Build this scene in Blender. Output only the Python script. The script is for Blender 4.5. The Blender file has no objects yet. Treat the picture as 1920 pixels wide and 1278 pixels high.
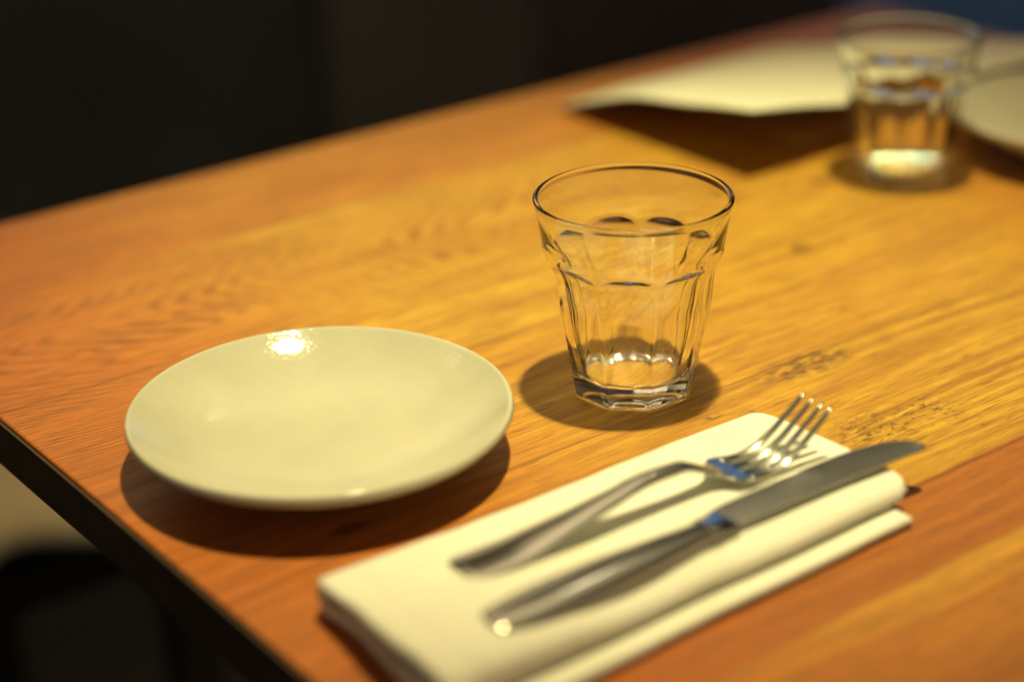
import bpy, bmesh, math, random
from mathutils import Vector, Matrix, noise
import numpy as np

S = bpy.context.scene
TOP = 0.75                      # table top height above the floor
R = math.radians

# ------------------------------------------------------------ camera
pitch, yaw, roll = 0.425674, 0.926681, -0.025318
fw = Vector((math.cos(pitch)*math.cos(yaw), math.cos(pitch)*math.sin(yaw), -math.sin(pitch)))
rt = fw.cross(Vector((0, 0, 1))).normalized()
up = rt.cross(fw)
r2 = math.cos(roll)*rt + math.sin(roll)*up
u2 = -math.sin(roll)*rt + math.cos(roll)*up
cd = bpy.data.cameras.new('camera')
cam = bpy.data.objects.new('camera', cd)
S.collection.objects.link(cam)
M = Matrix((r2, u2, -fw)).transposed().to_4x4()
M.translation = Vector((-0.492431, -0.568345, TOP + 0.362910))
cam.matrix_world = M
cd.sensor_width = 27.0
cd.lens = 50.0
cd.clip_start = 0.02
cd.clip_end = 60
cd.dof.use_dof = True
cd.dof.focus_distance = 0.800
cd.dof.aperture_fstop = 1.95
S.camera = cam

# ------------------------------------------------------------ world, lamps, exposure
W = bpy.data.worlds.new('World')
S.world = W
W.use_nodes = True
bg = W.node_tree.nodes['Background']
bg.inputs['Color'].default_value = (1.0, 0.84, 0.60, 1)
bg.inputs['Strength'].default_value = 0.16

def spot(name, loc, aim, watt, col, size, blend, rad, caustic=True):
    l = bpy.data.lights.new(name, 'SPOT')
    l.energy = watt
    l.color = col
    l.spot_size = R(size)
    l.spot_blend = blend
    l.shadow_soft_size = rad
    l.cycles.is_caustics_light = caustic
    o = bpy.data.objects.new(name, l)
    S.collection.objects.link(o)
    o.location = loc
    o.rotation_euler = (Vector(aim)-Vector(loc)).to_track_quat('-Z', 'Y').to_euler()
    return o

spot('ceiling_spot', (0.100, -0.075, TOP+2.0), (0.050, 0.070, TOP), 208, (1.0, 0.95, 0.47), 25, 1.0, 0.036, False)
spot('ceiling_spot', (0.140, -0.105, TOP+2.0), (0.000, 0.120, TOP), 80, (1.0, 0.64, 0.24), 38, 1.0, 0.050, False)

def area(name, loc, aim, watt, col, sx, sy):
    l = bpy.data.lights.new(name, 'AREA')
    l.energy = watt
    l.color = col
    l.shape = 'RECTANGLE'
    l.size = sx
    l.size_y = sy
    o = bpy.data.objects.new(name, l)
    S.collection.objects.link(o)
    o.location = loc
    o.rotation_euler = (Vector(aim)-Vector(loc)).to_track_quat('-Z', 'Y').to_euler()
    return o
# unseen warm lamp added to brighten the plaster above the dark panelling
area('wall_fill', (1.6, 3.3, 2.65), (1.6, 4.2, 1.9), 55, (1.0, 0.86, 0.60), 3.0, 0.15)
area('ceiling_fill', (0.9, 1.7, 2.1), (0.7, 1.2, 3.0), 40, (1.0, 0.86, 0.60), 1.6, 0.8)  # unseen uplight, added to brighten the ceiling for fill and reflections
area('ceiling_strip', (1.60, 1.55, 2.72), (0, 0, TOP), 0.35, (1.0, 0.85, 0.55), 0.05, 0.25)
area('ceiling_strip', (-0.80, 2.05, 2.85), (0, 0, TOP), 0.35, (1.0, 0.85, 0.55), 0.22, 0.05)

S.view_settings.view_transform = 'Standard'
S.view_settings.look = 'None'
S.view_settings.exposure = 0
S.view_settings.gamma = 1
S.view_settings.use_curve_mapping = False
S.render.engine = 'CYCLES'
cy = S.cycles
cy.use_denoising = True
cy.max_bounces = 16
cy.transmission_bounces = 12
cy.glossy_bounces = 6
cy.diffuse_bounces = 4
cy.caustics_reflective = True
cy.caustics_refractive = True
cy.blur_glossy = 0.3
cy.sample_clamp_indirect = 0.0

# ------------------------------------------------------------ helpers
def link(o):
    S.collection.objects.link(o)
    return o

def put(name, bm, mat, parent=None, smooth=True, recalc=True):
    if recalc:
        bmesh.ops.recalc_face_normals(bm, faces=bm.faces)
    me = bpy.data.meshes.new(name)
    bm.to_mesh(me)
    bm.free()
    if smooth:
        for p in me.polygons:
            p.use_smooth = True
    me.materials.append(mat)
    o = bpy.data.objects.new(name, me)
    link(o)
    if parent:
        o.parent = parent
    return o

def thing(name, label, cat, loc, rotz=0, group=None):
    o = bpy.data.objects.new(name, None)
    link(o)
    o.empty_display_size = 0.02
    o.location = loc
    o.rotation_euler = (0, 0, rotz)
    tag(o, label, cat, group)
    return o

def tag(o, label, cat, group=None):
    o['label'] = label
    o['category'] = cat
    if group:
        o['group'] = group

def grid(bm, pts, closed_u=False, closed_v=False):
    """pts[i][j] -> quads"""
    V = [[bm.verts.new(p) for p in row] for row in pts]
    n, m = len(V), len(V[0])
    for i in range(n if closed_u else n-1):
        for j in range(m if closed_v else m-1):
            a, b = V[i][j], V[(i+1) % n][j]
            c, d = V[(i+1) % n][(j+1) % m], V[i][(j+1) % m]
            if len({a, b, c, d}) == 4:
                bm.faces.new((a, b, c, d))
    return V

def cap(bm, ring):
    bm.faces.new(ring)

def box(bm, x0, x1, y0, y1, z0, z1, bev=0.0):
    vs = [bm.verts.new((x, y, z)) for x in (x0, x1) for y in (y0, y1) for z in (z0, z1)]
    f = [(0, 1, 3, 2), (4, 6, 7, 5), (0, 4, 5, 1), (2, 3, 7, 6), (0, 2, 6, 4), (1, 5, 7, 3)]
    fs = [bm.faces.new([vs[i] for i in q]) for q in f]
    if bev:
        es = list({e for q in fs for e in q.edges})
        bmesh.ops.bevel(bm, geom=es, offset=bev, segments=3, profile=0.5, affect='EDGES')

def lathe(bm, prof, n=96):
    rows = []
    for r, z in prof:
        rows.append([(r*math.cos(2*math.pi*k/n), r*math.sin(2*math.pi*k/n), z) for k in range(n)])
    V = grid(bm, rows, closed_v=True)
    return V

def pl(x, pts):
    """smooth piecewise interpolation (monotone-ish Catmull)"""
    xs = [p[0] for p in pts]
    ys = [p[1] for p in pts]
    if x <= xs[0]: return ys[0]
    if x >= xs[-1]: return ys[-1]
    i = max(k for k in range(len(xs)) if xs[k] <= x)
    i = min(i, len(xs)-2)
    h = xs[i+1]-xs[i]
    def slope(k):
        if k == 0: return (ys[1]-ys[0])/(xs[1]-xs[0])
        if k == len(xs)-1: return (ys[-1]-ys[-2])/(xs[-1]-xs[-2])
        a = (ys[k]-ys[k-1])/(xs[k]-xs[k-1])
        b = (ys[k+1]-ys[k])/(xs[k+1]-xs[k])
        return 0 if a*b <= 0 else 2*a*b/(a+b)
    t = (x-xs[i])/h
    a, b = slope(i)*h, slope(i+1)*h
    return ((2*t**3-3*t**2+1)*ys[i] + (t**3-2*t**2+t)*a + (-2*t**3+3*t**2)*ys[i+1] + (t**3-t**2)*b)

# ------------------------------------------------------------ materials
class NT:
    def __init__(s, name):
        s.m = bpy.data.materials.new(name)
        s.m.use_nodes = True
        s.t = s.m.node_tree
        s.b = s.t.nodes['Principled BSDF']
        s.out = s.t.nodes['Material Output']
    def n(s, kind, **kw):
        o = s.t.nodes.new(kind)
        for k, v in kw.items():
            if k in o.inputs:
                o.inputs[k].default_value = v
            else:
                setattr(o, k, v)
        return o
    def l(s, a, b):
        s.t.links.new(a, b)
    def math(s, op, a, b=None, c=None, clamp=False):
        o = s.t.nodes.new('ShaderNodeMath')
        o.operation = op
        o.use_clamp = clamp
        for i, v in enumerate((a, b, c)):
            if v is None: continue
            if isinstance(v, (int, float)): o.inputs[i].default_value = v
            else: s.l(v, o.inputs[i])
        return o.outputs[0]
    def mapr(s, v, a, b, c=0.0, d=1.0, smooth=False):
        o = s.t.nodes.new('ShaderNodeMapRange')
        if smooth: o.interpolation_type = 'SMOOTHSTEP'
        s.l(v, o.inputs[0])
        for i, q in enumerate((a, b, c, d)):
            o.inputs[i+1].default_value = q
        return o.outputs[0]
    def mix(s, f, a, b, mode='MIX'):
        o = s.t.nodes.new('ShaderNodeMix')
        o.data_type = 'RGBA'
        o.blend_type = mode
        for idx, v in ((0, f), (6, a), (7, b)):
            if isinstance(v, (int, float)): o.inputs[idx].default_value = v
            elif isinstance(v, tuple): o.inputs[idx].default_value = (*v, 1)
            else: s.l(v, o.inputs[idx])
        return o.outputs[2]
    def noise(s, vec, scale, detail=4, rough=.5, dist=0.0):
        o = s.n('ShaderNodeTexNoise')
        o.inputs['Scale'].default_value = scale
        o.inputs['Detail'].default_value = detail
        o.inputs['Roughness'].default_value = rough
        o.inputs['Distortion'].default_value = dist
        if vec is not None: s.l(vec, o.inputs['Vector'])
        return o.outputs['Fac']
    def mapping(s, vec, scale=(1, 1, 1), loc=(0, 0, 0), rot=(0, 0, 0)):
        o = s.n('ShaderNodeMapping')
        s.l(vec, o.inputs['Vector'])
        o.inputs['Scale'].default_value = scale
        o.inputs['Location'].default_value = loc
        o.inputs['Rotation'].default_value = rot
        return o.outputs[0]
    def bump(s, h, strength, dist):
        o = s.n('ShaderNodeBump')
        o.inputs['Strength'].default_value = strength
        o.inputs['Distance'].default_value = dist
        s.l(h, o.inputs['Height'])
        s.l(o.outputs[0], s.b.inputs['Normal'])
        return o

def simple(name, col, rough, metal=0.0, nscale=None, amount=.15, bump=None, spec=None, sheen=0):
    t = NT(name)
    t.b.inputs['Base Color'].default_value = (*col, 1)
    t.b.inputs['Roughness'].default_value = rough
    t.b.inputs['Metallic'].default_value = metal
    if spec is not None: t.b.inputs['Specular IOR Level'].default_value = spec
    if sheen: t.b.inputs['Sheen Weight'].default_value = sheen
    tc = t.n('ShaderNodeTexCoord').outputs['Object']
    if nscale:
        f = t.noise(tc, nscale, 5)
        f = t.mapr(f, .3, .7, 1-amount, 1+amount)
        o = t.n('ShaderNodeVectorMath', operation='SCALE')
        o.inputs[0].default_value = col
        t.l(f, o.inputs['Scale'])
        t.l(o.outputs[0], t.b.inputs['Base Color'])
    if bump:
        t.bump(t.noise(tc, bump[0], 3), bump[1], bump[2])
    return t.m

def wood_top():
    t = NT('oiled_plank_wood')
    tc = t.n('ShaderNodeTexCoord').outputs['Object']
    sep = t.n('ShaderNodeSeparateXYZ')
    t.l(tc, sep.inputs[0])
    X, Y, Z = sep.outputs
    bounds = [-.30, -.236, -.187, -.141, -.027, .078, .155, .275, .376]
    cols = [(.50, .19, .035), (.64, .33, .045), (.42, .14, .028), (.64, .38, .042), (.62, .36, .040),
            (.67, .42, .045), (.64, .38, .042), (.60, .27, .036)]
    y0, y1 = -.30, .376
    fac = t.mapr(Y, y0, y1)
    ramp = t.n('ShaderNodeValToRGB')
    t.l(fac, ramp.inputs[0])
    cr = ramp.color_ramp
    cr.interpolation = 'CONSTANT'
    while len(cr.elements) < len(cols): cr.elements.new(0.5)
    for i, c in enumerate(cols):
        cr.elements[i].position = max(0, (bounds[i]-y0)/(y1-y0))
    for i, c in enumerate(cols):
        cr.elements[i].color = (*c, 1)
    rid = t.n('ShaderNodeValToRGB')      # plank id, to shift the grain
    t.l(fac, rid.inputs[0])
    cr2 = rid.color_ramp
    cr2.interpolation = 'CONSTANT'
    while len(cr2.elements) < len(cols): cr2.elements.new(0.5)
    for i in range(len(cols)):
        cr2.elements[i].position = max(0, (bounds[i]-y0)/(y1-y0))
    for i in range(len(cols)):
        v = [.11, .83, .37, .62, .24, .95, .5, .73][i]
        cr2.elements[i].color = (v, v, v, 1)
    off = t.n('ShaderNodeVectorMath', operation='MULTIPLY_ADD')
    t.l(rid.outputs[0], off.inputs[0])
    off.inputs[1].default_value = (3.1, 0.0, 5.3)
    t.l(tc, off.inputs[2])
    P = off.outputs[0]
    # annual rings: cathedral arches, contours of a*x - b*(y-yc)^2 bent by noise
    warp = t.noise(t.mapping(P, (5, 22, 5)), 1.0, 3, .5)
    warp2 = t.noise(t.mapping(P, (1.8, 9, 2)), 1.0, 2, .5)
    yc = t.math('SUBTRACT', Y, .205)
    y2 = t.math('MULTIPLY', t.math('MULTIPLY', yc, yc), -34.0)
    ring = t.math('ADD', t.math('MULTIPLY', X, -1.0), t.math('MULTIPLY', y2, -1.0))
    ring = t.math('ADD', ring, t.math('MULTIPLY', warp, .13))
    ring = t.math('MULTIPLY', ring, 400.0)
    cath = t.math('MULTIPLY_ADD', t.math('SINE', ring), .5, .5)
    cath = t.math('POWER', cath, 1.6)
    cath = t.math('MULTIPLY', cath, t.mapr(t.noise(t.mapping(P, (14, 60, 5)), 1, 2), .35, .6))
    # straight rings elsewhere
    st = t.math('MULTIPLY_ADD', warp2, 60.0, t.math('MULTIPLY', Y, 620.0))
    st = t.math('MULTIPLY_ADD', t.math('SINE', st), .5, .5)
    st = t.math('MULTIPLY', st, t.mapr(t.noise(t.mapping(P, (4, 26, 5)), 1, 3), .38, .68))
    incath = t.math('MULTIPLY', t.math('GREATER_THAN', Y, .078),
                    t.mapr(t.math('ABSOLUTE', t.math('SUBTRACT', X, -.06)), .16, .34, 1, 0, True))
    ringsA = t.mix(incath, st, cath)
    # fine fibre streaks and pores
    fib = t.noise(t.mapping(P, (16, 330, 40)), 1.0, 6, .72)
    fibm = t.mapr(fib, .40, .64)
    pore = t.noise(t.mapping(P, (60, 1500, 60)), 1.0, 2, .5)
    porem = t.mapr(pore, .57, .66)
    broad = t.noise(t.mapping(P, (3.0, 13, 3)), 1.0, 4, .6)
    base = ramp.outputs[0]
    base = t.mix(t.math('MULTIPLY', t.mapr(Y, -.192, -.212, 0, .85, True), t.math('LESS_THAN', Y, -.187)), base, (.50, .19, .035))
    # reddish heartwood in drifting bands
    red = t.mix(t.mapr(broad, .38, .70, 0, .42), base, (.36, .125, .026))
    dimx = t.mapr(X, 0.0, -.20, 0, .82, True)  # redder toward the dim left end: light falloff put into the colour
    dimx2 = t.mapr(X, .22, .42, 0, .55, True)  # same painted falloff toward the far right end
    red = t.mix(t.math('MAXIMUM', dimx, dimx2), red, (.54, .130, .028))
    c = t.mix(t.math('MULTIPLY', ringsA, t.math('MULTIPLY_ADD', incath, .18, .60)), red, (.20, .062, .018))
    c = t.mix(t.math('MULTIPLY', fibm, .50), c, (.26, .085, .018))
    c = t.mix(t.math('MULTIPLY', porem, .60), c, (.10, .038, .014))
    fine = t.noise(t.mapping(P, (28, 760, 60)), 1.0, 3, .6)
    c = t.mix(t.math('MULTIPLY', t.mapr(fine, .50, .66), .42), c, (.30, .105, .02))
    # knots and worm marks: clusters of small dark checks
    cl = t.noise(t.mapping(tc, (150, 420, 1), rot=(0, 0, .25)), 1.0, 4, .65, .6)
    marks = None
    for (kx, ky, rx, ry, th) in [(.074, -.034, .034, .012, .47), (.050, -.098, .022, .018, .50), (.080, -.100, .020, .014, .52),
                                 (.172, .067, .007, .006, .40), (.253, .131, .009, .006, .42), (.020, -.052, .012, .006, .56),
                                 (-.165, -.025, .009, .0045, .36), (.197, .145, .009, .006, .46), (.15, -.075, .05, .020, .63),
                                 (.10, -.128, .03, .010, .62), (-.12, .27, .03, .01, .6), (.006, -.045, .005, .003, .5)]:
        dx = t.math('MULTIPLY', t.math('SUBTRACT', X, kx), 1/rx)
        dy = t.math('MULTIPLY', t.math('SUBTRACT', Y, ky), 1/ry)
        d = t.math('ADD', t.math('MULTIPLY', dx, dx), t.math('MULTIPLY', dy, dy))
        w = t.mapr(d, 0.0, 1.3, 1.0, 0.0, True)
        v = t.math('MULTIPLY', w, t.mapr(cl, th, th+.07))
        marks = v if marks is None else t.math('MAXIMUM', marks, v)
    c = t.mix(t.math('MULTIPLY', marks, .75), c, (.10, .042, .018))
    # seams between the planks
    seam = None
    for b in bounds[1:-1]:
        v = t.mapr(t.math('ABSOLUTE', t.math('SUBTRACT', Y, b)), .0002, .0007, 1, 0)
        seam = v if seam is None else t.math('MAXIMUM', seam, v)
    c = t.mix(t.math('MULTIPLY', seam, .55), c, (.07, .03, .012))
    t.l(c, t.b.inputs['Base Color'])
    rg = t.mapr(broad, .3, .7, .30, .42)
    rg = t.math('ADD', rg, t.math('MULTIPLY', fibm, .10))
    t.l(rg, t.b.inputs['Roughness'])
    t.b.inputs['Specular IOR Level'].default_value = .38
    h = t.math('ADD', t.math('MULTIPLY', fibm, -.35), t.math('MULTIPLY', porem, -.5))
    h = t.math('ADD', h, t.math('MULTIPLY', marks, -1.6))
    h = t.math('ADD', h, t.math('MULTIPLY', seam, -1.0))
    t.bump(h, .35, .0006)
    return t.m

def glass_mat():
    t = NT('clear_glass')
    t.b.inputs['Base Color'].default_value = (.985, 1.0, .985, 1)
    t.b.inputs['Roughness'].default_value = 0.0
    t.b.inputs['IOR'].default_value = 1.5
    t.b.inputs['Transmission Weight'].default_value = 1.0
    tc = t.n('ShaderNodeTexCoord').outputs['Object']
    t.bump(t.noise(t.mapping(tc, (1, 1, .45)), 130, 2), .05, .0006)
    ab = t.n('ShaderNodeVolumeAbsorption')
    ab.inputs['Color'].default_value = (.72, .93, .84, 1)
    ab.inputs['Density'].default_value = 0.8
    t.l(ab.outputs[0], t.out.inputs['Volume'])
    return t.m

def glaze():
    t = NT('cream_glaze')
    tc = t.n('ShaderNodeTexCoord').outputs['Object']
    f = t.mapr(t.noise(tc, 45, 4), .3, .7, 0, 1)
    c = t.mix(f, (.48, .465, .37), (.52, .505, .40))
    spk = t.mapr(t.noise(tc, 900, 2), .72, .78)
    c = t.mix(t.math('MULTIPLY', spk, .25), c, (.45, .36, .22))
    t.l(c, t.b.inputs['Base Color'])
    t.b.inputs['Roughness'].default_value = .09
    t.b.inputs['Specular IOR Level'].default_value = .5
    h = t.math('ADD', t.math('MULTIPLY', t.noise(tc, 520, 2), 1.0), t.math('MULTIPLY', t.noise(tc, 90, 3), .9))
    t.bump(h, .14, .0007)
    return t.m

def linen():
    t = NT('cream_linen')
    tc = t.n('ShaderNodeTexCoord').outputs['Object']
    f = t.mapr(t.noise(tc, 30, 4), .3, .7)
    c = t.mix(f, (.78, .775, .67), (.84, .83, .74))
    t.l(c, t.b.inputs['Base Color'])
    t.b.inputs['Roughness'].default_value = .85
    t.b.inputs['Sheen Weight'].default_value = .15
    w1 = t.noise(t.mapping(tc, (900, 90, 900)), 1.0, 2)
    w2 = t.noise(t.mapping(tc, (90, 900, 900)), 1.0, 2)
    h = t.math('ADD', w1, w2)
    h = t.math('ADD', h, t.math('MULTIPLY', t.noise(tc, 40, 3), 1.5))
    t.bump(h, .7, .0006)
    return t.m

def steel(name, rough, brushed):
    t = NT(name)
    tc = t.n('ShaderNodeTexCoord').outputs['Object']
    t.b.inputs['Base Color'].default_value = (.60, .61, .58, 1)
    t.b.inputs['Metallic'].default_value = 1
    f = t.noise(t.mapping(tc, (60, 1600, 200) if brushed else (120, 300, 120)), 1.0, 4)
    r = t.mapr(f, .3, .7, rough*.92, rough*1.12)
    t.l(r, t.b.inputs['Roughness'])
    t.bump(f, .03 if brushed else .06, .0002)
    return t.m

WOOD = wood_top()
GLASS = glass_mat()
GLAZE = glaze()
LINEN = linen()
STEEL = steel('polished_steel', .11, False)
SATIN = steel('satin_steel', .19, False)
BLADE = steel('brushed_blade_steel', .24, True)
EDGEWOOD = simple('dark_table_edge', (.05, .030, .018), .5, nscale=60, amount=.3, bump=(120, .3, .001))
METAL_BLACK = simple('black_painted_metal', (.012, .012, .013), .45, nscale=40, bump=(300, .1, .0005))
PAPER = simple('white_menu_paper', (.70, .70, .55), .6, nscale=25, amount=.03, bump=(60, .15, .001))
CARD = simple('brown_card', (.55, .30, .12), .7, nscale=30, amount=.12, bump=(400, .2, .0004))
CUSHION = simple('pale_cushion_cloth', (.52, .47, .33), .9, nscale=12, amount=.10, bump=(500, .4, .001))
DARKWOOD = simple('dark_stained_wood', (.022, .016, .012), .45, nscale=9, amount=.3, bump=(60, .2, .001))
FLOORM = simple('dark_floor_boards', (.005, .005, .005), .55, nscale=5, amount=.35, bump=(20, .2, .002))
PANEL1 = simple('black_brown_panel', (.09, .095, .09), .7, nscale=4, amount=.2, bump=(40, .2, .002))
PANEL2 = simple('brown_panel', (.17, .155, .135), .7, nscale=4, amount=.2, bump=(40, .2, .002))
PANEL3 = simple('dark_russet_panel', (.10, .08, .085), .7, nscale=4, amount=.2, bump=(40, .2, .002))
PLASTER = simple('olive_plaster', (.42, .37, .27), .9, nscale=3, amount=.12, bump=(60, .3, .003))

# ------------------------------------------------------------ room: floor, walls, window
def struct(o):
    o['kind'] = 'structure'
    return o
bm = bmesh.new(); box(bm, -4.0, 3.9, -3.0, 4.3, -.1, 0)
struct(put('floor', bm, FLOORM, smooth=False))

bm = bmesh.new(); box(bm, -4.0, 3.9, -3.0, 4.3, 3.003, 3.1)
struct(put('ceiling', bm, PLASTER, smooth=False))
# low panelled partition between this table and the room behind it
pt = thing('partition', 'low dark partition of upright panels behind the table, one panel brown', 'partition', (0, 2.0, 0))
for (a, b, mt) in [(-2.6, -1.0, PANEL1), (-.985, .30, PANEL1), (.315, 1.055, PANEL1), (1.078, 1.515, PANEL2), (1.53, 2.30, PANEL3)]:
    bm = bmesh.new(); box(bm, a, b, 0, .035, .003, .92, .004)
    put('panel', bm, mt, pt, smooth=False)
bm = bmesh.new(); box(bm, -2.6, 2.30, .012, .030, .004, .90)
put('backing', bm, DARKWOOD, pt, smooth=False)
wb = thing('back_wall', 'dark panelled wall behind the table with pale plaster above', 'wall', (0, 4.2, 0))
px = -4.0
k = 0
for wdt, mt in [(1.7, PANEL1), (1.25, PANEL1), (1.45, PANEL1), (1.15, PANEL2), (1.2, PANEL2), (1.15, PANEL1)]:
    bm = bmesh.new()
    box(bm, px+.01, px+wdt-.01, -.03, .0, 0.003, 1.30, .006)
    put('panel', bm, mt, wb, smooth=False)
    px += wdt
bm = bmesh.new(); box(bm, -4.0, 3.9, .003, .12, 0.003, 3.0)
put('plaster', bm, PLASTER, wb, smooth=False)
bm = bmesh.new(); box(bm, -4.0, 3.898, -.05, .002, 1.303, 1.36, .004)
put('rail', bm, DARKWOOD, wb, smooth=False)

wr = thing('side_wall', 'dark side wall at the far right around the tall window', 'wall', (3.9, 0, 0))
for (a, b, z0, z1) in [(-3.0, 2.35, 0.003, 3.0), (2.35, 4.15, 2.15, 3.0), (2.35, 4.15, .003, .10), (4.05, 4.15, .10, 2.15)]:
    bm = bmesh.new(); box(bm, 0, .12, a, b, z0, z1)
    put('plaster', bm, PANEL2, wr, smooth=False)

def emis(name, col, st):
    t = NT(name)
    t.b.inputs['Base Color'].default_value = (.02, .03, .04, 1)
    t.b.inputs['Roughness'].default_value = .05
    t.b.inputs['Emission Color'].default_value = (*col, 1)
    t.b.inputs['Emission Strength'].default_value = st
    return t.m
DUSK = emis('dusk_window_pane', (.17, .46, .90), .50)
wn = thing('window', 'tall window with dim blue dusk light far behind the right glass', 'window', (3.9, 3.2, .1))
for (a, b) in [(-.82, -.02), (.02, .82)]:
    bm = bmesh.new(); box(bm, .04, .05, a, b, .04, 2.01)
    put('pane', bm, DUSK, wn, smooth=False)
bm = bmesh.new()
for (a, b) in [(-.85, -.82), (-.02, .02), (.82, .85)]:
    box(bm, .01, .08, a, b, 0.003, 2.047)
for (z0, z1) in [(.003, .04), (2.01, 2.047)]:
    for (a, b) in [(-.818, -.022), (.022, .818)]:
        box(bm, .012, .078, a, b, z0, z1)
put('frame', bm, DARKWOOD, wn, smooth=False)

# stool with a pale cushion on the far side of the table
st = thing('stool', 'dark stool with a pale cushion, half hidden below the table edge', 'stool', (-.13, .815, 0))
bm = bmesh.new()
rows = []
nx, ny = 40, 40
def cush(u, v, top):
    x = (u-.5)*.46
    y = (v-.5)*.52
    ex = (abs(2*u-1))**6; ey = (abs(2*v-1))**6
    e = max(0.0, 1-ex)*max(0.0, 1-ey)
    h = .034*math.sqrt(max(e, 0))
    h += .004*noise.noise(Vector((x*9, y*9, 1.7)))*e
    y2 = y + .016*math.sin(x*52+2)*(-1 if v < .5 else 0)*abs(2*v-1)**3
    x2 = x*(1-.05*ey*abs(2*u-1)**4)
    return (x2, y2, .435+(h if top else -h*.25))
grid(bm, [[cush(i/nx, j/ny, True) for j in range(ny+1)] for i in range(nx+1)])
grid(bm, [[cush(i/nx, j/ny, False) for j in range(ny+1)] for i in range(nx+1)])
bmesh.ops.remove_doubles(bm, verts=bm.verts, dist=1e-5)
put('cushion', bm, CUSHION, st)
bm = bmesh.new(); box(bm, -.22, .22, -.22, .25, .365, .400, .006)
put('seat', bm, DARKWOOD, st, smooth=False)
for sx in (-1, 1):
    for sy in (-1, 1):
        bm = bmesh.new(); box(bm, sx*.19-.018, sx*.19+.018, sy*.22-.018, sy*.22+.018, 0, .365, .003)
        put('leg', bm, DARKWOOD, st, smooth=False)

# ------------------------------------------------------------ table
tb = thing('wooden_table', 'orange brown plank table top with a dark edge under everything', 'table', (0, 0, 0))
bm = bmesh.new(); box(bm, -.229, .565, -.30, .376, -.0240, 0, .0012)
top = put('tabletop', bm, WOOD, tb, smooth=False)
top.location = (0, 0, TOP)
# the dark edge band lies round the top as a separate strip
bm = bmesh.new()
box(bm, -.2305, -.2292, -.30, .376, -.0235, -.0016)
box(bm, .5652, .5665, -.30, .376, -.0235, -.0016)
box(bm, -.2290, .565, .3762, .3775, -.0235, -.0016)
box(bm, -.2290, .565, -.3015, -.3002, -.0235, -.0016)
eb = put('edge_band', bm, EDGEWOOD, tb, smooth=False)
eb.location = (0, 0, TOP)
bm = bmesh.new()
box(bm, .135, .195, .02, .08, .03, TOP-.03, .004)
put('pedestal', bm, METAL_BLACK, tb, smooth=False)
bm = bmesh.new()
box(bm, -.02, .35, -.12, .22, .001, .03, .008)
put('base_plate', bm, METAL_BLACK, tb, smooth=False)
bm = bmesh.new()
box(bm, .0, .33, -.08, .18, TOP-.03, TOP-.0242, .001)
put('mounting_plate', bm, METAL_BLACK, tb, smooth=False)

# ------------------------------------------------------------ tumblers
def tumbler_mesh():
    bm = bmesh.new()
    N = 9*24
    fc = [(0, 25.4), (.003, 26.0), (.013, 27.4), (.024, 29.3), (.033, 31.2), (.041, 32.4), (.048, 32.8), (.0535, 33.3), (.0585, 34.4), (.0622, 36.2), (.0648, 38.4), (.067, 41), (.07, 44), (.09, 60)]
    rb = [(0, 28.0), (.020, 31.6), (.040, 35.4), (.055, 37.4), (.064, 38.6), (.070, 39.3), (.078, 40.4), (.0866, 42.2)]
    rin = [(.0085, 20.8), (.011, 23.2), (.016, 24.6), (.030, 28.0), (.045, 30.9), (.055, 32.4), (.064, 34.8), (.072, 37.2), (.080, 38.9), (.0866, 40.3)]
    a0 = math.atan2(-.568, -.492) - R(3.5)     # one flat faces the camera, turned a little
    def rout(z, a):
        ph = (a-a0) % (2*math.pi/9)
        if ph > math.pi/9: ph -= 2*math.pi/9
        p = pl(z, fc)/math.cos(ph)
        q = pl(z, rb)
        k = 0.18
        m = min(p, q)
        h = max(k-abs(p-q), 0)/k
        return (m - h*h*k*.25)*.001
    A = [2*math.pi*i/N for i in range(N)]
    rows = []
    def ring(f, z):
        rows.append([(f(a)*math.cos(a), f(a)*math.sin(a), z) for a in A])
    # underside: shallow punt
    for fr, z in ((.03, .0022), (.3, .0021), (.6, .0015), (.82, .0005), (.92, .0)):
        ring(lambda a, fr=fr: fr*rout(.001, a), z)
    ring(lambda a: .975*rout(.001, a), .0003)
    z = .0012
    while z < .0862:
        ring(lambda a, z=z: rout(z, a), z)
        z += .0011
    # rounded rim
    ro, ri = pl(.0866, rb)*.001, pl(.0866, rin)*.001
    cr, rr = (ro+ri)/2, (ro-ri)/2
    for k in range(0, 11):
        t = math.pi*k/10
        ring(lambda a, t=t: cr+(rr+.00022)*math.cos(t), .0872+rr*1.2*math.sin(t))
    z = .0860
    while z > .0112:
        ring(lambda a, z=z: pl(z, rin)*.001, z)
        z -= .0014
    for r_, z_ in ((.0229, .0104), (.0220, .0095), (.0205, .0089), (.017, .0086), (.012, .0085), (.006, .0084), (.0008, .0084)):
        ring(lambda a, r_=r_: r_, z_)
    V = grid(bm, rows, closed_v=True)
    bm.faces.new(V[0]); bm.faces.new(V[-1])
    return bm

def tumbler(name, label, loc, scale, rot):
    o = put(name, tumbler_mesh(), GLASS)
    o.location = loc
    o.scale = (scale,)*3
    o.rotation_euler = (0, 0, rot)
    tag(o, label, 'glass', 'faceted drinking glasses')
    return o
tumbler('drinking_glass', 'clear faceted tumbler standing in focus between the plate and the fork', (0, 0, TOP+.0004), 1, 0)
tumbler('drinking_glass', 'blurred faceted tumbler standing farther back beside the white sheet', (.2915, .1065, TOP+.0004), .93, .12)

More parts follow.
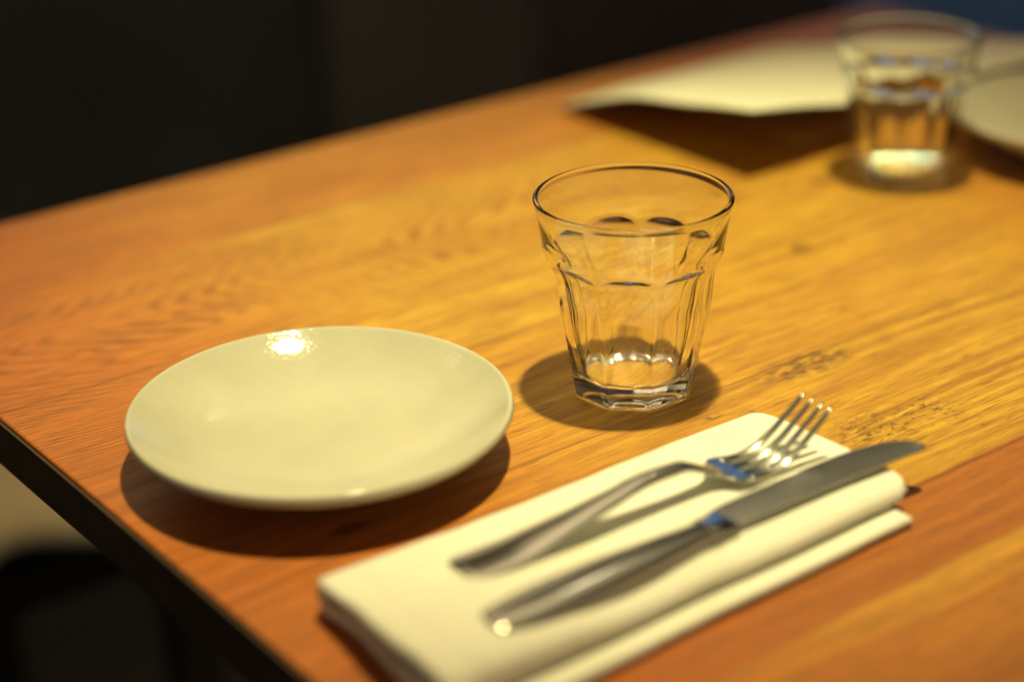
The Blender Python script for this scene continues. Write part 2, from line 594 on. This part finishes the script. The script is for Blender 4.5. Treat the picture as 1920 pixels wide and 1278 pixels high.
# ------------------------------------------------------------ plates
def plate_mesh():
    bm = bmesh.new()
    RR = .0787
    prof = [(.0006, .0048)]
    for i in range(1, 41):
        r = (RR-.0030)*i/40
        prof.append((r, .0048 + .0212*(r/RR)**3.2))
    zt = prof[-1][1]
    # rounded lip
    for k in range(1, 9):
        t = math.pi*k/9
        prof.append((RR-.0030 + .0030*math.sin(t*.5)**1.0*(1 if k < 6 else .96), zt + .0014*math.sin(t) - .0030*(k/9)**1.6))
    prof += [(RR-.0022, zt-.0046), (.0740, .0182), (.0680, .0136), (.060, .0094), (.052, .0062), (.0470, .0036),
             (.0455, .0004), (.0448, .0), (.0432, .0), (.0424, .0006), (.0405, .0022), (.02, .0024), (.0006, .0024)]
    V = lathe(bm, prof, 160)
    bm.faces.new(V[0]); bm.faces.new(V[-1])
    return bm
def plate(label, loc):
    o = put('plate', plate_mesh(), GLAZE)
    o.location = loc
    tag(o, label, 'plate', 'round cream plates')
    return o
plate('round cream coupe plate with a bright lamp reflection near its far rim', (-.1411, .0298, TOP+.0004))
plate('blurred cream plate cut off by the right edge of the photo, beside the far glass', (.405, .066, TOP+.0028))

# ------------------------------------------------------------ folded napkin
NZ = .0148    # height of the napkin's top
def napkin():
    T = .0042
    # folded cloth seen in section (y, z of the centre line): hem at lower right, round the left fold, over the top, rolled under
    path = [(-.1612, .0024), (-.150, .0024), (-.12, .0024), (-.09, .0023), (-.074, .0024), (-.0695, .0036), (-.0680, .0062),
            (-.0695, .0095), (-.0745, .0113), (-.09, .0122), (-.11, .0126), (-.13, .0129), (-.1400, .0127), (-.1480, .0112),
            (-.1512, .0088), (-.1490, .0070), (-.142, .0066), (-.125, .0066)]
    P = [Vector((a, b)) for a, b in path]
    # resample with Catmull-Rom
    C = []
    for i in range(len(P)-1):
        p0, p1, p2, p3 = P[max(i-1, 0)], P[i], P[i+1], P[min(i+2, len(P)-1)]
        for k in range(6):
            t = k/6
            C.append(.5*((2*p1)+(-p0+p2)*t+(2*p0-5*p1+4*p2-p3)*t*t+(-p0+3*p1-3*p2+p3)*t**3))
    C.append(P[-1])
    n = len(C)
    nrm = []
    L = [0]
    for i in range(n):
        d = (C[min(i+1, n-1)]-C[max(i-1, 0)]).normalized()
        nrm.append(Vector((-d.y, d.x)))
        if i: L.append(L[-1]+(C[i]-C[i-1]).length)
    tot = L[-1]
    def th(s):
        e = min(s, tot-s)
        r = T/2
        return T/2 if e > r else math.sqrt(max(0, r*r-(r-e)**2))
    sec = []
    for i in range(n):
        sec.append((C[i]+nrm[i]*th(L[i]), i, 1))
    for i in reversed(range(n)):
        sec.append((C[i]-nrm[i]*th(L[i]), i, -1))
    bm = bmesh.new()
    rows = []
    nx = 90
    for j in range(nx+1):
        u = j/nx
        uu = .5-.5*math.cos(math.pi*u)
        row = []
        # ends of the cloth thin out over the last millimetres so that every layer has a soft edge
        for p, i, sgn in sec:
            cy_, cz_ = C[i]
            y, z = p
            layer = L[i]/tot
            upper = layer > .5
            q = max(0.0, min(1.0, (layer-.30)/.26))
            q = q*q*(3-2*q)
            x0 = -.2065 + .0025*math.sin(y*60) - .004*q
            x1 = .0005 + .0080*q
            d = y-(-.072)                      # rounded far left corner
            q = min(.0082, max(0, d+.0035))
            x1 -= .0085-math.sqrt(.0085**2-q*q)
            d2 = -.146-y
            if upper and d2 > 0: x1 -= .004*(d2/.007)**2
            if y > -.075: x0 += .004*((y+.075)/.009)**2
            x = x0+(x1-x0)*uu
            e = min(x-x0, x1-x)
            f = 1.0 if e > .0022 else math.sqrt(max(0.0, 1-(1-e/.0022)**2))
            f = max(f, .12)
            z = cz_+(z-cz_)*f
            y = cy_+(y-cy_)*f
            # handling: gentle undulation and a thicker near end
            wob = .0008*noise.noise(Vector((x*22, y*18, .3)))+.0004*noise.noise(Vector((x*60, y*60, 4.3)))
            k = z/.0148
            z += wob*k*1.2
            swell = math.exp(-((x+.195)/.045)**2)
            z *= 1+swell*(.22+.30*max(0, min(1, (-.08-y)/.05)))
            y += .0016*noise.noise(Vector((x*14, 3.1, z*60))) * (1 if y < -.12 else .5)
            y -= .004*((-.02-x)/.2 if x < -.02 else 0)*(1 if y < -.13 else 0) * min(1, (-.13-y)/.02)
            # a pressed crease near the near end
            cr = math.exp(-((x-(x0+.011))/.0022)**2)
            if upper: z -= .0008*cr*k
            row.append((x, y, max(z, .0004)))
        rows.append(row)
    V = grid(bm, rows, closed_v=True)
    m = len(sec)
    for e in (0, -1):
        for i in range(n-1):
            bm.faces.new((V[e][i], V[e][i+1], V[e][m-2-i], V[e][m-1-i]))
    bmesh.ops.remove_doubles(bm, verts=bm.verts, dist=1e-7)
    o = put('napkin', bm, LINEN)
    o.location = (0, 0, TOP)
    tag(o, 'folded cream cloth napkin under the fork and knife', 'napkin')
    return o
napkin()

# ------------------------------------------------------------ fork
fk = thing('fork', 'steel fork lying tines up on the napkin, nearest the glass', 'fork', (-.168, -.1020, TOP))
fk.rotation_euler = (0, 0, math.atan2(-.0095, .165))
def sect(bm, s, yc, zc, w, h, n=20, p=2.4, tilt=0.0, dish=0.0):
    row = []
    for k in range(n):
        a = 2*math.pi*k/n
        ca, sa = math.cos(a), math.sin(a)
        y = w*math.copysign(abs(ca)**(2/p), ca)
        z = h*math.copysign(abs(sa)**(2/p), sa) + dish*(y/w)**2
        row.append((s-tilt*z, yc+y, zc+z))
    return row
fz = [(0, .0172), (.02, .0178), (.045, .0212), (.065, .0248), (.085, .0278), (.098, .0276), (.107, .0244), (.114, .0208), (.1185, .0190),
      (.127, .0171), (.134, .0163), (.141, .0176), (.150, .0222), (.158, .0280), (.166, .0345)]
fwid = [(0, .0070), (.0010, .0086), (.004, .0104), (.014, .0103), (.030, .0092), (.055, .0064), (.080, .0043), (.100, .0036), (.110, .0041),
        (.1155, .0062), (.119, .0100), (.124, .0114), (.132, .0118)]
fth = [(0, .0009), (.004, .0013), (.05, .0015), (.09, .0020), (.108, .0016), (.12, .0010), (.132, .0009)]
bm = bmesh.new()
rows = []
for i in range(0, 93):
    s = .114*i/92
    rows.append(sect(bm, s, 0, pl(s, fz), pl(s, fwid), pl(s, fth)))
V = grid(bm, rows, closed_v=True)
cap(bm, V[0]); cap(bm, V[-1])
put('handle', bm, STEEL, fk)
bm = bmesh.new()
rows = []
for i in range(0, 33):
    s = .1135+(.1265-.1135)*i/32
    rows.append(sect(bm, s, 0, pl(s, fz), pl(s, fwid), pl(s, fth), n=28, p=2.8, dish=.0011*min(1, max(0, (s-.112)/.01))))
V = grid(bm, rows, closed_v=True)
cap(bm, V[0]); cap(bm, V[-1])
put('fork_head', bm, STEEL, fk)
for k in range(4):
    bm = bmesh.new()
    rows = []
    q = k-1.5
    for i in range(0, 41):
        s = .1245+(.1665-.1245)*i/40
        t = i/40
        yc = q*(.0059-.0007*t)
        w = .0024*(1-t)+.0010*t
        if i > 38: w *= .6
        h = .00095 + .0002*math.sin(math.pi*t)
        if i > 38: h *= .6
        dz = .0009*((q/1.5)**2)*(1-t*.5)
        rows.append(sect(bm, s, yc, pl(s, fz)+dz, w, h, n=14, p=2.6))
    V = grid(bm, rows, closed_v=True)
    cap(bm, V[0]); cap(bm, V[-1])
    put('tine', bm, SATIN, fk)

# ------------------------------------------------------------ knife
kn = thing('knife', 'steel table knife lying along the napkin, its tip over the wood', 'knife', (-.1835, -.1395, TOP))
kn.rotation_euler = (0, 0, R(.4))
KZ = .0176
bm = bmesh.new()
kup = [(0, .0062), (.0010, .0076), (.005, .0088), (.022, .0106), (.045, .0100), (.065, .0088), (.085, .0070), (.095, .0062), (.103, .0068)]
kth = [(0, .0024), (.002, .0033), (.03, .0037), (.07, .0033), (.092, .0027), (.103, .0020)]
rows = []
for i in range(0, 81):
    s = .103*i/80
    yc = .0012*math.sin(min(1, s/.1)*math.pi/2)+.0005
    rows.append(sect(bm, s, yc, KZ+.0020-.0006*s/.1, pl(s, kup), pl(s, kth), n=28, p=2.2))
V = grid(bm, rows, closed_v=True)
cap(bm, V[0]); cap(bm, V[-1])
put('handle', bm, STEEL, kn)
# bolster: a short swell that steps out to the blade
bm = bmesh.new()
rows = []
for i in range(0, 21):
    s = .0995+.0125*i/20
    t = i/20
    w = .0066+(.0016)*t**1.5
    h = .0017*(1-t)**1.2+.0009
    rows.append(sect(bm, s, .0022+.0018*t, KZ+.0014-.0008*t, w, h, n=28, p=2.4))
V = grid(bm, rows, closed_v=True)
cap(bm, V[0]); cap(bm, V[-1])
put('bolster', bm, STEEL, kn)
# blade: spine on the far side, cutting edge near, upswept end
bm = bmesh.new()
spine = [(.110, .0100), (.113, .0115), (.120, .0120), (.150, .0120), (.178, .0110), (.195, .0078), (.203, .0046), (.2080, .0004), (.2098, -.0034)]
edge = [(.110, -.0020), (.112, -.0024), (.125, -.0028), (.150, -.0034), (.175, -.0044), (.195, -.0056), (.206, -.0064), (.2090, -.0060), (.2098, -.0042)]
rows = []
for i in range(0, 101):
    s = .1105+(.2098-.1105)*(i/100)
    a, b = pl(s, spine), pl(s, edge)
    z = KZ+.0006
    tt = .0007
    te = .00012
    m = 12
    row = [(s, a+(b-a)*j/m, z+tt+(te-tt)*(j/m)**2.0) for j in range(m+1)]
    row += [(s, a+(b-a)*j/m, z-tt-(te-tt)*(j/m)**2.0) for j in range(m, -1, -1)]
    rows.append(row)
V = grid(bm, rows, closed_v=True)
cap(bm, V[0]); cap(bm, V[-1])
blade = put('blade', bm, BLADE, kn)
bv = blade.modifiers.new('edge', 'BEVEL'); bv.width = .0002; bv.segments = 2; bv.limit_method = 'ANGLE'; bv.angle_limit = R(50)

# ------------------------------------------------------------ far setting: white sheet and brown card
bm = bmesh.new()
rows = []
hx = [(.222, .0385), (.262, .0335), (.306, .0270), (.42, .0225), (.46, .0200), (.54, .0150)]
hy = [(0, 1.0), (.18, .88), (.30, .79), (.56, .64), (.78, .36), (1.0, .02)]
nx, ny = 60, 40
for i in range(nx+1):
    row = []
    x = .2235+(.535-.2235)*i/nx
    for j in range(ny+1):
        v = j/ny
        ymax = .3300+.006*min(1, i/12) - .085*max(0, (x-.41)/.125)**1.3
        y = .157+(ymax-.157)*v
        h = pl(x, hx)*pl(v, hy)
        h += .0012*noise.noise(Vector((x*16, y*16, 2)))*(1-v)
        row.append((x, y, h+.0030))
    rows.append(row)
grid(bm, rows)
sh = put('menu_sheet', bm, PAPER, recalc=True)
sh.location = (0, 0, TOP)
sm = sh.modifiers.new('thickness', 'SOLIDIFY'); sm.thickness = .0012; sm.offset = -1
tag(sh, 'blurred curling white sheet raised off the far corner of the table', 'paper sheet')
bm = bmesh.new()
box(bm, .288, .500, .182, .318, 0, .0016, .0006)
cdm = put('brown_card', bm, CARD, smooth=False)
cdm.location = (0, 0, TOP+.0004)
tag(cdm, 'flat brown card lying in the shadow under the raised white sheet', 'card')
